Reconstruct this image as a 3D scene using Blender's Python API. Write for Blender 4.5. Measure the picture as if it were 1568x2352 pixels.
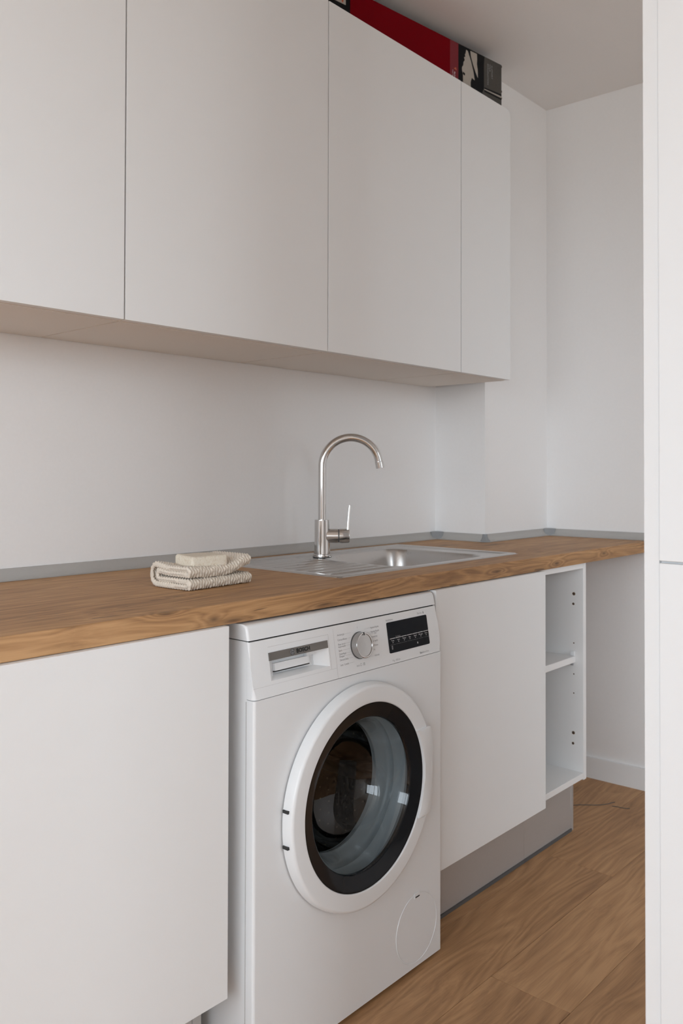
import bpy, bmesh, math, random
from mathutils import Vector, Matrix

for o in list(bpy.data.objects):
    bpy.data.objects.remove(o)
S = bpy.context.scene
COL = S.collection
PI = math.pi

# ------------------------------------------------------------------ camera
F_PX, CY_PX, YAW, PITCH, ROLL = 1953.76, 1053.34, 0.8391, 0.0151, 0.0024
CAM = Vector((-1.3461, -1.8038, 1.1249))
fw = Vector((math.sin(YAW), math.cos(YAW), 0)); rt = Vector((math.cos(YAW), -math.sin(YAW), 0)); up = Vector((0, 0, 1))
fw2 = fw * math.cos(PITCH) + up * math.sin(PITCH); up2 = up * math.cos(PITCH) - fw * math.sin(PITCH)
rt3 = rt * math.cos(ROLL) + up2 * math.sin(ROLL); up3 = up2 * math.cos(ROLL) - rt * math.sin(ROLL)
cd = bpy.data.cameras.new('camera'); cam = bpy.data.objects.new('camera', cd); COL.objects.link(cam)
m = Matrix((rt3, up3, -fw2)).transposed().to_4x4(); m.translation = CAM
cam.matrix_world = m
cd.sensor_fit = 'VERTICAL'; cd.sensor_height = 36.0; cd.sensor_width = 24.0
cd.lens = F_PX / 2352 * 36.0
cd.shift_y = (CY_PX - 1176) / 2352
cd.clip_start = 0.05
cd.dof.use_dof = True; cd.dof.focus_distance = 1.75; cd.dof.aperture_fstop = 6.3
S.camera = cam

# ------------------------------------------------------------------ sky, daylight, exposure
XW = -4.8                      # window wall
WY0, WY1, WZ0, WZ1 = -4.4, -0.06, 0.95, 2.50
world = bpy.data.worlds.new('overcast_sky'); S.world = world; world.use_nodes = True
nt = world.node_tree; nt.nodes.clear()
wo = nt.nodes.new('ShaderNodeOutputWorld'); bg = nt.nodes.new('ShaderNodeBackground')
tc = nt.nodes.new('ShaderNodeTexCoord'); sx = nt.nodes.new('ShaderNodeSeparateXYZ'); rp = nt.nodes.new('ShaderNodeValToRGB')
nt.links.new(tc.outputs['Generated'], sx.inputs[0])
mr = nt.nodes.new('ShaderNodeMapRange'); mr.inputs[1].default_value = -1; mr.inputs[2].default_value = 1
nt.links.new(sx.outputs['Z'], mr.inputs[0]); nt.links.new(mr.outputs[0], rp.inputs[0])
rp.color_ramp.elements[0].position = 0.47; rp.color_ramp.elements[0].color = (.40, .41, .41, 1)
rp.color_ramp.elements[1].position = 0.53; rp.color_ramp.elements[1].color = (.82, .912, 1.0, 1)
nt.links.new(rp.outputs[0], bg.inputs[0]); bg.inputs[1].default_value = 9.0
nt.links.new(bg.outputs[0], wo.inputs[0])
pl = bpy.data.lights.new('window_portal', 'AREA'); pl.shape = 'RECTANGLE'; pl.size = WY1 - WY0; pl.size_y = WZ1 - WZ0
pl.cycles.is_portal = True
po = bpy.data.objects.new('window_portal', pl); COL.objects.link(po)
po.location = (XW - 0.02, (WY0 + WY1) / 2, (WZ0 + WZ1) / 2); po.rotation_euler = (0, -PI / 2, 0); po.rotation_euler = Matrix(((0, 0, -1), (1, 0, 0), (0, -1, 0))).to_euler()
V2 = (-1.0, 0.75, 1.1, 2.48)   # unseen window added behind the camera to even out the light: x0, x1, z0, z1
YF = -4.6
pl2 = bpy.data.lights.new('added_window_portal', 'AREA'); pl2.shape = 'RECTANGLE'; pl2.size = V2[1] - V2[0]; pl2.size_y = V2[3] - V2[2]  # portal for the added window behind the camera
pl2.cycles.is_portal = True
po2 = bpy.data.objects.new('added_window_portal', pl2); COL.objects.link(po2)
po2.location = ((V2[0] + V2[1]) / 2, YF - .02, (V2[2] + V2[3]) / 2); po2.rotation_euler = (PI / 2, 0, 0)
S.view_settings.view_transform = 'Standard'; S.view_settings.look = 'None'
S.view_settings.gamma = 1.0; S.view_settings.use_curve_mapping = False
S.view_settings.exposure = -0.03
S.cycles.max_bounces = 9; S.cycles.diffuse_bounces = 5; S.cycles.glossy_bounces = 4
S.cycles.transmission_bounces = 4; S.cycles.transparent_max_bounces = 10
S.cycles.use_adaptive_sampling = True; S.cycles.adaptive_threshold = 0.06; S.cycles.adaptive_min_samples = 12
S.cycles.sample_clamp_indirect = 8.0
S.cycles.use_denoising = True

# ------------------------------------------------------------------ helpers
def link(name, me, mat=None, parent=None):
    o = bpy.data.objects.new(name, me); COL.objects.link(o)
    if mat is not None and me is not None and not me.materials: me.materials.append(mat)
    if parent is not None: o.parent = parent
    return o
def tag(o, label=None, cat=None, group=None, kind=None):
    if label: o['label'] = label
    if cat: o['category'] = cat
    if group: o['group'] = group
    if kind: o['kind'] = kind
    return o
def empty(name, loc=(0, 0, 0), rz=0.0):
    o = bpy.data.objects.new(name, None); COL.objects.link(o); o.location = loc; o.rotation_euler = (0, 0, rz); o.empty_display_size = .1
    return o
def mesh(name, v, f, mat, parent=None, smooth=False, angle=None):
    me = bpy.data.meshes.new(name); me.from_pydata([tuple(p) for p in v], [], f); me.update()
    bm = bmesh.new(); bm.from_mesh(me); bmesh.ops.recalc_face_normals(bm, faces=bm.faces); bm.to_mesh(me); bm.free()
    o = link(name, me, mat, parent)
    if smooth: shade(me, angle)
    return o
def shade(me, angle=None):
    for p in me.polygons: p.use_smooth = True
    if angle is not None: me.set_sharp_from_angle(angle=math.radians(angle))
def bmobj(name, bm, mat, parent=None, smooth=None):
    bmesh.ops.recalc_face_normals(bm, faces=bm.faces)
    me = bpy.data.meshes.new(name); bm.to_mesh(me); bm.free()
    o = link(name, me, mat, parent)
    if smooth is not None:
        shade(me, smooth); w_ = o.modifiers.new('weighted', 'WEIGHTED_NORMAL'); w_.keep_sharp = True; w_.weight = 80
    return o
def box_bm(x0, x1, y0, y1, z0, z1, bev=0.0, seg=2, bm=None):
    bm = bm or bmesh.new()
    vs = [bm.verts.new((x, y, z)) for x in (x0, x1) for y in (y0, y1) for z in (z0, z1)]
    q = [(0, 1, 3, 2), (4, 6, 7, 5), (0, 4, 5, 1), (2, 3, 7, 6), (0, 2, 6, 4), (1, 5, 7, 3)]
    fs = [bm.faces.new([vs[i] for i in k]) for k in q]
    if bev > 0:
        es = list({e for f in fs for e in f.edges})
        bmesh.ops.bevel(bm, geom=es, offset=bev, segments=seg, profile=.5, affect='EDGES')
    return bm
def box(name, x0, x1, y0, y1, z0, z1, mat, parent=None, bev=0.0, seg=2):
    return bmobj(name, box_bm(x0, x1, y0, y1, z0, z1, bev, seg), mat, parent, 40 if bev > 0 else None)
def prism(name, pts, z0, z1, mat, parent=None, bev=0):
    """plan polygon pts (x, y) between z0 and z1"""
    n = len(pts)
    v = [(x, y, z0) for x, y in pts] + [(x, y, z1) for x, y in pts]
    f = [tuple(range(n))[::-1], tuple(range(n, 2 * n))] + [(i, (i + 1) % n, n + (i + 1) % n, n + i) for i in range(n)]
    return mesh(name, v, f, mat, parent)
def lathe(name, prof, n, mat, parent, fn, closed_profile=False, smooth=40, a0=0, a1=2 * PI):
    """prof: (r, h) pairs; fn(r*cos, r*sin, h) -> point"""
    full = abs((a1 - a0) - 2 * PI) < 1e-6
    k = n if full else n + 1
    v = []; f = []; m_ = len(prof)
    for i in range(k):
        a = a0 + (a1 - a0) * i / n
        for r, h in prof: v.append(fn(r * math.cos(a), r * math.sin(a), h))
    for i in range(n):
        j = (i + 1) % k
        for p in range(m_ if closed_profile else m_ - 1):
            p2 = (p + 1) % m_
            f.append((i * m_ + p, j * m_ + p, j * m_ + p2, i * m_ + p2))
    me = bpy.data.meshes.new(name); me.from_pydata([tuple(p) for p in v], [], f); me.update()
    bm = bmesh.new(); bm.from_mesh(me); bmesh.ops.remove_doubles(bm, verts=bm.verts, dist=1e-6)
    bmesh.ops.recalc_face_normals(bm, faces=bm.faces); bm.to_mesh(me); bm.free()
    shade(me, smooth)
    o = link(name, me, mat, parent); w_ = o.modifiers.new('weighted', 'WEIGHTED_NORMAL'); w_.keep_sharp = True; w_.weight = 70
    return o
def tube(name, pts, rad, mat, parent=None, n=24, cap=True):
    pts = [Vector(p) for p in pts]; rads = rad if isinstance(rad, (list, tuple)) else [rad] * len(pts)
    v = []; f = []; ref = None
    for i, p in enumerate(pts):
        t = (pts[min(i + 1, len(pts) - 1)] - pts[max(i - 1, 0)]).normalized()
        if ref is None:
            ref = t.orthogonal().normalized()
        ref = (ref - t * ref.dot(t)).normalized(); b = t.cross(ref)
        for k in range(n):
            a = 2 * PI * k / n
            v.append(p + (ref * math.cos(a) + b * math.sin(a)) * rads[i])
    for i in range(len(pts) - 1):
        for k in range(n):
            k2 = (k + 1) % n
            f.append((i * n + k, i * n + k2, (i + 1) * n + k2, (i + 1) * n + k))
    if cap:
        f.append(tuple(range(n))[::-1]); f.append(tuple(range((len(pts) - 1) * n, len(pts) * n)))
    return mesh(name, v, f, mat, parent, True, 45)
_fc = {}
def text(name, body, size, mat, parent, org, ex, ey, bold=0.0, align='LEFT', width=None):
    """flat lettering: org + ex*x + ey*y"""
    cu = bpy.data.curves.new(name, 'FONT'); cu.body = body; cu.size = size; cu.offset = bold * size
    cu.align_x = align; cu.align_y = 'CENTER'; cu.resolution_u = 3
    t = bpy.data.objects.new('tmp', cu); COL.objects.link(t)
    bpy.context.view_layer.update()
    me = bpy.data.meshes.new_from_object(t.evaluated_get(bpy.context.evaluated_depsgraph_get()))
    bpy.data.objects.remove(t); bpy.data.curves.remove(cu)
    ex = Vector(ex); ey = Vector(ey); org = Vector(org); k = 1.0
    if width and len(me.vertices):
        xs = [q.co.x for q in me.vertices]; k = width / (max(xs) - min(xs))
    for q in me.vertices: q.co = org + ex * q.co.x * k + ey * q.co.y
    me.materials.clear(); me.name = name
    return link(name, me, mat, parent)

# ------------------------------------------------------------------ materials
class NB:
    def __init__(s, name):
        s.m = bpy.data.materials.new(name); s.m.use_nodes = True; s.t = s.m.node_tree; s.t.nodes.clear()
        s.out = s.n('OutputMaterial')
    def n(s, k, **kw):
        x = s.t.nodes.new('ShaderNode' + k)
        for a, b in kw.items(): setattr(x, a, b)
        return x
    def l(s, a, b): s.t.links.new(a, b)
    def val(s, sock, v):
        if isinstance(v, bpy.types.NodeSocket): s.l(v, sock)
        else: sock.default_value = v
    def math(s, op, a, b=0.0, c=0.0):
        x = s.n('Math', operation=op); s.val(x.inputs[0], a); s.val(x.inputs[1], b); s.val(x.inputs[2], c); return x.outputs[0]
    def mix(s, fac, a, b, mode='MIX'):
        x = s.n('Mix', data_type='RGBA', blend_type=mode); s.val(x.inputs[0], fac); s.val(x.inputs[6], a); s.val(x.inputs[7], b); return x.outputs[2]
    def noise(s, vec, scale, detail=3, rough=.5, dist=0.0):
        x = s.n('TexNoise'); s.val(x.inputs['Vector'], vec); x.inputs['Scale'].default_value = scale; x.inputs['Detail'].default_value = detail
        x.inputs['Roughness'].default_value = rough; x.inputs['Distortion'].default_value = dist; return x.outputs['Fac']
    def vmul(s, vec, k):
        x = s.n('VectorMath', operation='MULTIPLY'); s.val(x.inputs[0], vec); x.inputs[1].default_value = k; return x.outputs[0]
    def vadd(s, vec, k):
        x = s.n('VectorMath', operation='ADD'); s.val(x.inputs[0], vec); s.val(x.inputs[1], k); return x.outputs[0]
    def ramp(s, fac, stops):
        x = s.n('ValToRGB'); s.l(fac, x.inputs[0]); e = x.color_ramp.elements
        while len(e) < len(stops): e.new(.5)
        for i, (p, c) in enumerate(stops): e[i].position = p; e[i].color = (*c, 1) if len(c) == 3 else c
        return x.outputs[0]
    def bump(s, h, strength=.2, dist=.001):
        x = s.n('Bump'); s.l(h, x.inputs['Height']); x.inputs['Strength'].default_value = strength; x.inputs['Distance'].default_value = dist; return x.outputs[0]
    def pbsdf(s, col, rough=.5, metal=0.0, normal=None, **kw):
        p = s.n('BsdfPrincipled')
        if isinstance(col, (tuple, list)): col = (*col[:3], 1)
        s.val(p.inputs['Base Color'], col); s.val(p.inputs['Roughness'], rough); p.inputs['Metallic'].default_value = metal
        for a, b in kw.items(): s.val(p.inputs[a.replace('_', ' ')], b)
        if normal is not None: s.l(normal, p.inputs['Normal'])
        s.l(p.outputs[0], s.out.inputs[0]); return p
def plain(name, col, rough=.5, metal=0.0, grain=0.0, gscale=300, bumpd=.0003, **kw):
    b = NB(name); co = b.n('TexCoord').outputs['Object']; c = (*col, 1); nrm = None
    if grain <= 0 and bumpd <= 0:
        b.pbsdf(c, rough, metal, None, **kw); return b.m
    nz = b.noise(co, gscale, 1)
    if grain > 0:
        k = b.math('MULTIPLY_ADD', nz, grain * 2, 1 - grain)
        x = b.n('VectorMath', operation='SCALE'); x.inputs[0].default_value = col; b.l(k, x.inputs['Scale']); c = x.outputs[0]
    if bumpd > 0: nrm = b.bump(nz, .15, bumpd)
    b.pbsdf(c, rough, metal, nrm, **kw); return b.m

M = {}
M['wall'] = plain('wall_paint', (.85, .832, .822), .9, grain=.015, gscale=120, bumpd=0)
M['ceiling'] = plain('ceiling_paint', (.86, .842, .828), .95, grain=.01, gscale=90, bumpd=0)
M['door'] = plain('white_laminate', (.83, .827, .823), .6, grain=.006, gscale=500, bumpd=0)
M['carcass'] = plain('white_melamine', (.84, .832, .824), .5, grain=.01, gscale=400, bumpd=0)
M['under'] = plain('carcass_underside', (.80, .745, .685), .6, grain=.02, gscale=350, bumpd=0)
M['appliance'] = plain('white_enamel', (.83, .84, .85), .32, grain=.0, bumpd=0)
M['appl_plastic'] = plain('white_plastic', (.83, .84, .85), .36, bumpd=0)
M['tall'] = plain('tall_unit_white', (.80, .805, .81), .55, bumpd=0)
M['dark_gap'] = plain('dark_gap', (.03, .03, .03), .7, bumpd=0)
M['plinth'] = plain('brushed_grey_plinth', (.48, .455, .435), .45, .35, grain=.03, gscale=200)
M['upstand'] = plain('grey_upstand_plastic', (.42, .405, .385), .5, grain=.02, gscale=150)
M['upstand_cap'] = plain('grey_cap_plastic', (.25, .255, .26), .4, grain=.02, gscale=150)
M['chrome'] = plain('chrome', (.66, .65, .64), .07, 1.0, bumpd=0)
M['black_glass'] = plain('black_door_glass', (.010, .011, .013), .10, bumpd=0, Specular_IOR_Level=.2)
M['black_display'] = plain('black_display', (.007, .008, .011), .3, bumpd=0, Specular_IOR_Level=.12)
M['gasket'] = plain('grey_rubber', (.36, .385, .395), .45, grain=.04, gscale=60)
M['band'] = plain('grey_drawer_band', (.20, .185, .17), .38, .5, bumpd=0)
M['ink'] = plain('black_ink', (.012, .012, .012), .5, bumpd=0)
M['grey_print'] = plain('grey_print', (.36, .36, .37), .6, bumpd=0)
M['dark_print'] = plain('dark_grey_print', (.10, .10, .10), .6, bumpd=0)
M['white_print'] = plain('white_print', (.72, .72, .72), .6, bumpd=0)
M['dim_print'] = plain('dim_print', (.30, .30, .31), .6, bumpd=0)
M['seam'] = plain('grey_seam', (.50, .49, .48), .6, bumpd=0)
M['chipboard'] = plain('raw_chipboard_hole', (.16, .085, .04), .9, grain=.3, gscale=900)
M['soap'] = None
M['frame_white'] = plain('window_frame_white', (.8, .8, .8), .4, bumpd=0)

def steel(name, col, r0, stretch):
    b = NB(name); co = b.n('TexCoord').outputs['Object']
    nz = b.noise(b.vmul(co, stretch), 60, 4, .6)
    r = b.math('MULTIPLY_ADD', nz, .10, r0)
    b.pbsdf(col, r, 1.0); return b.m
M['steel'] = steel('brushed_steel', (.56, .545, .53), .24, (.4, 5, 5))
M['drum'] = steel('drum_steel', (.028, .028, .030), .40, (1, 1, 8))
M['knob_steel'] = steel('spun_steel', (.50, .49, .48), .18, (20, 2, 20))
M['window_glass'] = None

def glass(name, tint, ior=1.5):
    b = NB(name); fr = b.n('Fresnel'); geo = b.n('NewGeometry')   # one sheet: same reflectance from either side
    b.l(b.math('MULTIPLY_ADD', geo.outputs['Backfacing'], 1 / ior - ior, ior), fr.inputs[0])
    tr = b.n('BsdfTransparent'); tr.inputs[0].default_value = (*tint, 1)
    gl = b.n('BsdfGlossy'); gl.inputs['Roughness'].default_value = .015; gl.inputs[0].default_value = (1, 1, 1, 1)
    mx = b.n('MixShader'); b.l(fr.outputs[0], mx.inputs[0]); b.l(tr.outputs[0], mx.inputs[1]); b.l(gl.outputs[0], mx.inputs[2])
    b.l(mx.outputs[0], b.out.inputs[0]); return b.m
M['bowl'] = glass('door_bowl_glass', (.70, .74, .76), 1.5)
M['window_glass'] = glass('window_pane_glass', (.96, .97, .97), 1.45)
M['clear_plastic'] = glass('clear_knob_ring', (.8, .8, .8), 1.5)

def wood(name, light, mid, dark, knotc, rough, per_object=False, sc=1.0, knots=1.0, crack=.6, ringk=1.0, yfreq=1.0, ringa=.15, placed=()):
    b = NB(name); co = b.n('TexCoord').outputs['Object']
    if per_object:
        oi = b.n('ObjectInfo'); cb = b.n('CombineXYZ')
        b.l(b.math('MULTIPLY', oi.outputs['Random'], 37.0), cb.inputs[0]); b.l(b.math('MULTIPLY', oi.outputs['Random'], 91.0), cb.inputs[1]); b.l(b.math('MULTIPLY', oi.outputs['Random'], 13.0), cb.inputs[2])
        co = b.vadd(co, cb.outputs[0])
    # wandering of the grain
    wv = b.n('TexNoise'); b.l(b.vmul(co, (1.1 * sc, 3.2 * sc, 3.2 * sc)), wv.inputs['Vector']); wv.inputs['Scale'].default_value = 1.6; wv.inputs['Detail'].default_value = 2.5
    wob = b.vmul(wv.outputs['Color'], (.0, .10 / sc, .10 / sc))
    cw = b.vadd(co, wob)
    # knots: stretched cells, only some of them are knots
    vo = b.n('TexVoronoi'); b.l(b.vmul(cw, (1.9 * sc, 6.5 * sc, 6.5 * sc)), vo.inputs['Vector']); vo.inputs['Scale'].default_value = 1.0; vo.inputs['Randomness'].default_value = 1.0
    kd = vo.outputs['Distance']
    sel = b.n('SeparateColor'); b.l(vo.outputs['Color'], sel.inputs[0])
    on = b.math('GREATER_THAN', sel.outputs[0], .62)
    fall = b.math('MULTIPLY', b.math('EXPONENT', b.math('MULTIPLY', b.math('MULTIPLY', kd, kd), -14.0)), on)
    core = b.math('MULTIPLY', b.math('EXPONENT', b.math('MULTIPLY', b.math('MULTIPLY', kd, kd), -120.0)), on)
    g = b.noise(b.vmul(cw, (.55 * sc, 7 * sc * yfreq, 7 * sc * yfreq)), 1.0, 2, .5)
    for (kx, ky, kz, rx, ry, rz) in placed:      # knots at their own places in this board
        sh_ = b.n('VectorMath', operation='LENGTH')
        vv_ = b.vadd(b.vadd(co, b.vmul(wv.outputs['Color'], (.03, .012, .012))), (-kx - .015, -ky - .006, -kz - .006))
        b.l(b.vmul(vv_, (1 / rx, 1 / ry, 1 / rz)), sh_.inputs[0]); q_ = sh_.outputs['Value']
        f_ = b.math('EXPONENT', b.math('MULTIPLY', b.math('MULTIPLY', q_, q_), -.55))
        c_ = b.math('EXPONENT', b.math('MULTIPLY', b.math('MULTIPLY', q_, q_), -3.5))
        fall = b.math('MAXIMUM', fall, b.math('MULTIPLY', f_, .6)); core = b.math('MAXIMUM', core, c_)
    ring = b.math('ADD', b.math('MULTIPLY', g, 13.0 * ringk), b.math('MULTIPLY', fall, 5.0 * knots))
    ring = b.math('FRACT', ring)
    ring = b.math('ABSOLUTE', b.math('MULTIPLY_ADD', ring, 2.0, -1.0))
    fib = b.noise(b.vmul(cw, (7 * sc, 300 * sc, 300 * sc)), 1.0, 3, .65)
    fib2 = b.noise(b.vmul(cw, (3.0 * sc, 75 * sc, 75 * sc)), 1.0, 3, .6)
    big = b.noise(b.vmul(cw, (1.0 * sc, 4 * sc, 4 * sc)), 1.0, 3, .5)
    t = b.math('ADD', b.math('MULTIPLY', ring, ringa), b.math('ADD', b.math('MULTIPLY', fib, .42), b.math('MULTIPLY', fib2, .52 - ringa / 2)))
    t = b.math('ADD', t, b.math('MULTIPLY', b.math('ADD', big, -.5), .55))
    c = b.ramp(t, [(.31, dark), (.51, mid), (.71, light)])
    c = b.mix(b.math('MULTIPLY', fall, .45 * knots), c, (*dark, 1))
    c = b.mix(b.math('MULTIPLY', core, .85 * knots), c, (*knotc, 1))
    # short dark checks along the grain
    ck = b.noise(b.vmul(cw, (4.5 * sc, 70 * sc, 70 * sc)), 1.0, 2, .5)
    gate = b.noise(b.vmul(co, (2.2, 7, 7)), 1.0, 1)
    ckm = b.math('MULTIPLY', b.math('GREATER_THAN', ck, .67), b.math('MULTIPLY', b.math('GREATER_THAN', gate, .56), crack))
    c = b.mix(ckm, c, (*knotc, 1))
    b.pbsdf(c, b.math('MULTIPLY_ADD', fib, .15, rough), 0, b.bump(b.math('ADD', fib2, ring), .12, .0006))
    return b.m
M['counter'] = wood('oak_worktop', (.55, .315, .145), (.425, .230, .098), (.27, .138, .060), (.07, .038, .022), .50, ringa=.22, knots=.8, yfreq=2.6, placed=((-.355, -.605, .859, .026, .03, .010), (-.31, -.605, .852, .05, .03, .008), (-.06, -.605, .852, .045, .02, .006), (.93, -.605, .858, .03, .03, .010), (-.46, -.607, .882, .03, .02, .006), (.60, -.605, .862, .035, .02, .006), (1.25, -.605, .866, .03, .02, .008), (-.33, -.47, .8827, .022, .006, .02), (1.10, -.285, .8827, .13, .022, .02)))
M['floor'] = wood('oak_laminate_floor', (.53, .302, .146), (.415, .226, .104), (.30, .155, .070), (.16, .080, .039), .50, per_object=True, sc=.9, knots=.7, crack=.2, ringk=1.5, ringa=.18)
def towel_mat():
    b = NB('cream_cotton_knit'); co = b.n('TexCoord').outputs['Object']
    nz = b.noise(co, 900, 4, .7)
    c = b.mix(nz, (.66, .565, .46, 1), (.84, .765, .665, 1))
    b.pbsdf(c, .95, 0, b.bump(nz, .5, .0008), Sheen_Weight=.25); return b.m
M['towel'] = towel_mat()
def soap_mat():
    b = NB('oat_soap'); co = b.n('TexCoord').outputs['Object']
    n1 = b.noise(co, 260, 5, .7); n2 = b.noise(co, 60, 3)
    c = b.ramp(n1, [(.32, (.55, .42, .28)), (.47, (.74, .655, .53)), (.7, (.80, .73, .62))])
    c = b.mix(b.math('MULTIPLY', n2, .4), c, (.80, .74, .64, 1))
    b.pbsdf(c, .6, 0, b.bump(n1, .35, .0006), Subsurface_Weight=.1, Subsurface_Radius=(.004, .003, .002)); return b.m
M['soap'] = soap_mat()
M['red_card'] = plain('red_print', (.185, .0015, .006), .7, grain=.05, gscale=60, bumpd=0, Specular_IOR_Level=.05)
M['red_strip'] = plain('pale_red_print', (.21, .030, .038), .6, bumpd=0, Specular_IOR_Level=.15)
M['black_card'] = plain('black_print', (.008, .008, .009), .6, grain=.2, gscale=120, bumpd=0, Specular_IOR_Level=.15)
M['grey_card'] = plain('stone_grey_print', (.085, .078, .07), .6, grain=.12, gscale=200, bumpd=0, Specular_IOR_Level=.15)
M['snow_card'] = plain('pale_photo_print', (.42, .375, .325), .5, grain=.05, gscale=90, bumpd=0)
M['orange_card'] = plain('orange_print', (.50, .10, .04), .5, bumpd=0)
M['card'] = plain('box_cardboard', (.05, .02, .02), .6, bumpd=0)

# ------------------------------------------------------------------ the room shell
CT, CB, YC = .8827, .844, -.6058
XC, D, ZC, ZS = 1.1733, .2076, 2.521, .9091
RA = -.0418
def XR(y): return 1.6126 + RA * (y + D)
tag(box('wall_back', XW - .12, 1.78, 0, .12, 0, ZC, M['wall']), 'white painted back wall behind the worktop', kind='structure')
tag(prism('wall_column', [(XC, 0), (XC, -D), (XR(-D), -D), (XR(0), 0)], 0, ZC, M['wall']), 'boxed out corner column beside the worktop', kind='structure')
tag(prism('wall_right', [(XR(0), 0), (XR(YF), YF), (XR(YF) + .15, YF), (XR(0) + .15, 0)], 0, ZC, M['wall']), 'white end wall', kind='structure')
bm = box_bm(XW - .12, V2[0], YF - .12, YF, 0, ZC); box_bm(V2[1], 1.78, YF - .12, YF, 0, ZC, bm=bm)
box_bm(V2[0], V2[1], YF - .12, YF, 0, V2[2], bm=bm); box_bm(V2[0], V2[1], YF - .12, YF, V2[3], ZC, bm=bm)
tag(bmobj('wall_front', bm, M['wall']), 'white wall opposite the worktop', kind='structure')
tag(box('ceiling', XW - .12, 1.9, YF - .12, .12, ZC, ZC + .12, M['ceiling']), 'flat white ceiling', kind='structure')
# window wall with an opening
bm = box_bm(XW - .12, XW, YF, WY0, 0, ZC); box_bm(XW - .12, XW, WY1, 0, 0, ZC, bm=bm)
box_bm(XW - .12, XW, WY0, WY1, 0, WZ0, bm=bm); box_bm(XW - .12, XW, WY0, WY1, WZ1, ZC, bm=bm)
tag(bmobj('wall_left', bm, M['wall']), 'white window wall', kind='structure')
bm = bmesh.new(); ymid = (WY0 + WY1) / 2
for y0, y1, z0, z1 in ((WY0, WY0 + .06, WZ0, WZ1), (WY1 - .06, WY1, WZ0, WZ1), (ymid - .05, ymid + .05, WZ0 + .06, WZ1 - .06), (WY0 + .06, WY1 - .06, WZ0, WZ0 + .06), (WY0 + .06, WY1 - .06, WZ1 - .06, WZ1)):
    box_bm(XW - .10, XW - .04, y0, y1, z0, z1, bm=bm)
win = tag(bmobj('window_1', bm, M['frame_white']), 'white framed two pane window', kind='structure')
for y0, y1 in ((WY0 + .06, ymid - .05), (ymid + .05, WY1 - .06)):
    mesh('pane', [(XW - .07, y0, WZ0 + .06), (XW - .07, y1, WZ0 + .06), (XW - .07, y1, WZ1 - .06), (XW - .07, y0, WZ1 - .06)], [(0, 1, 2, 3)], M['window_glass'], win)
bm = bmesh.new()
for x0, x1, z0, z1 in ((V2[0], V2[0] + .06, V2[2], V2[3]), (V2[1] - .06, V2[1], V2[2], V2[3]), (V2[0] + .06, V2[1] - .06, V2[2], V2[2] + .06), (V2[0] + .06, V2[1] - .06, V2[3] - .06, V2[3])):
    box_bm(x0, x1, YF - .10, YF - .04, z0, z1, bm=bm)
added_win = tag(bmobj('added_window', bm, M['frame_white']), 'unseen white framed window added to light the cabinet fronts', kind='structure')  # made-up opening, there only to light the fronts more evenly
mesh('pane', [(V2[0] + .06, YF - .07, V2[2] + .06), (V2[1] - .06, YF - .07, V2[2] + .06), (V2[1] - .06, YF - .07, V2[3] - .06), (V2[0] + .06, YF - .07, V2[3] - .06)], [(0, 1, 2, 3)], M['window_glass'], added_win)
# floor: sub floor and laminate planks
fl = tag(box('floor', XW - .12, 1.9, YF - .12, .12, -.06, -.0085, M['dark_gap']), 'oak laminate floor boards running along the worktop', kind='structure')
random.seed(4)
PW, PL = .192, 1.26
y = -.582 + PW * 3
row = 0; cache = {}
starts = {0: .2, 1: .77, 2: -.1, 3: .45, 4: .95, 5: .18, 6: .62, 7: .05}
while y > YF:
    y0 = max(y - PW, YF); y1 = min(y, 0)
    if y1 > y0 + .01:
        x = XW - starts[row % 8] * PL
        while x < 1.72:
            a = max(x, XW); e = min(x + PL, XR((y0 + y1) / 2) - .002)
            if e - a > .02:
                bm = box_bm(0, e - a - .0006, 0, y1 - y0 - .0006, -.008, 0, .0007, 1)
                key = (round(e - a, 4), round(y1 - y0, 4))
                if key in cache: p = link('plank', cache[key], None, fl); bm.free()
                else: p = bmobj('plank', bm, M['floor'], fl, 40); cache[key] = p.data
                p.location = (a, y0, 0)
            x += PL
    y -= PW; row += 1
# baseboard of the end wall
e0, e1 = -D, YF
tag(prism('baseboard_right', [(XR(e0), e0), (XR(e1), e1), (XR(e1) - .013, e1), (XR(e0) - .013, e0)], 0, .076, M['door']), 'white baseboard along the end wall', kind='structure')

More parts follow.
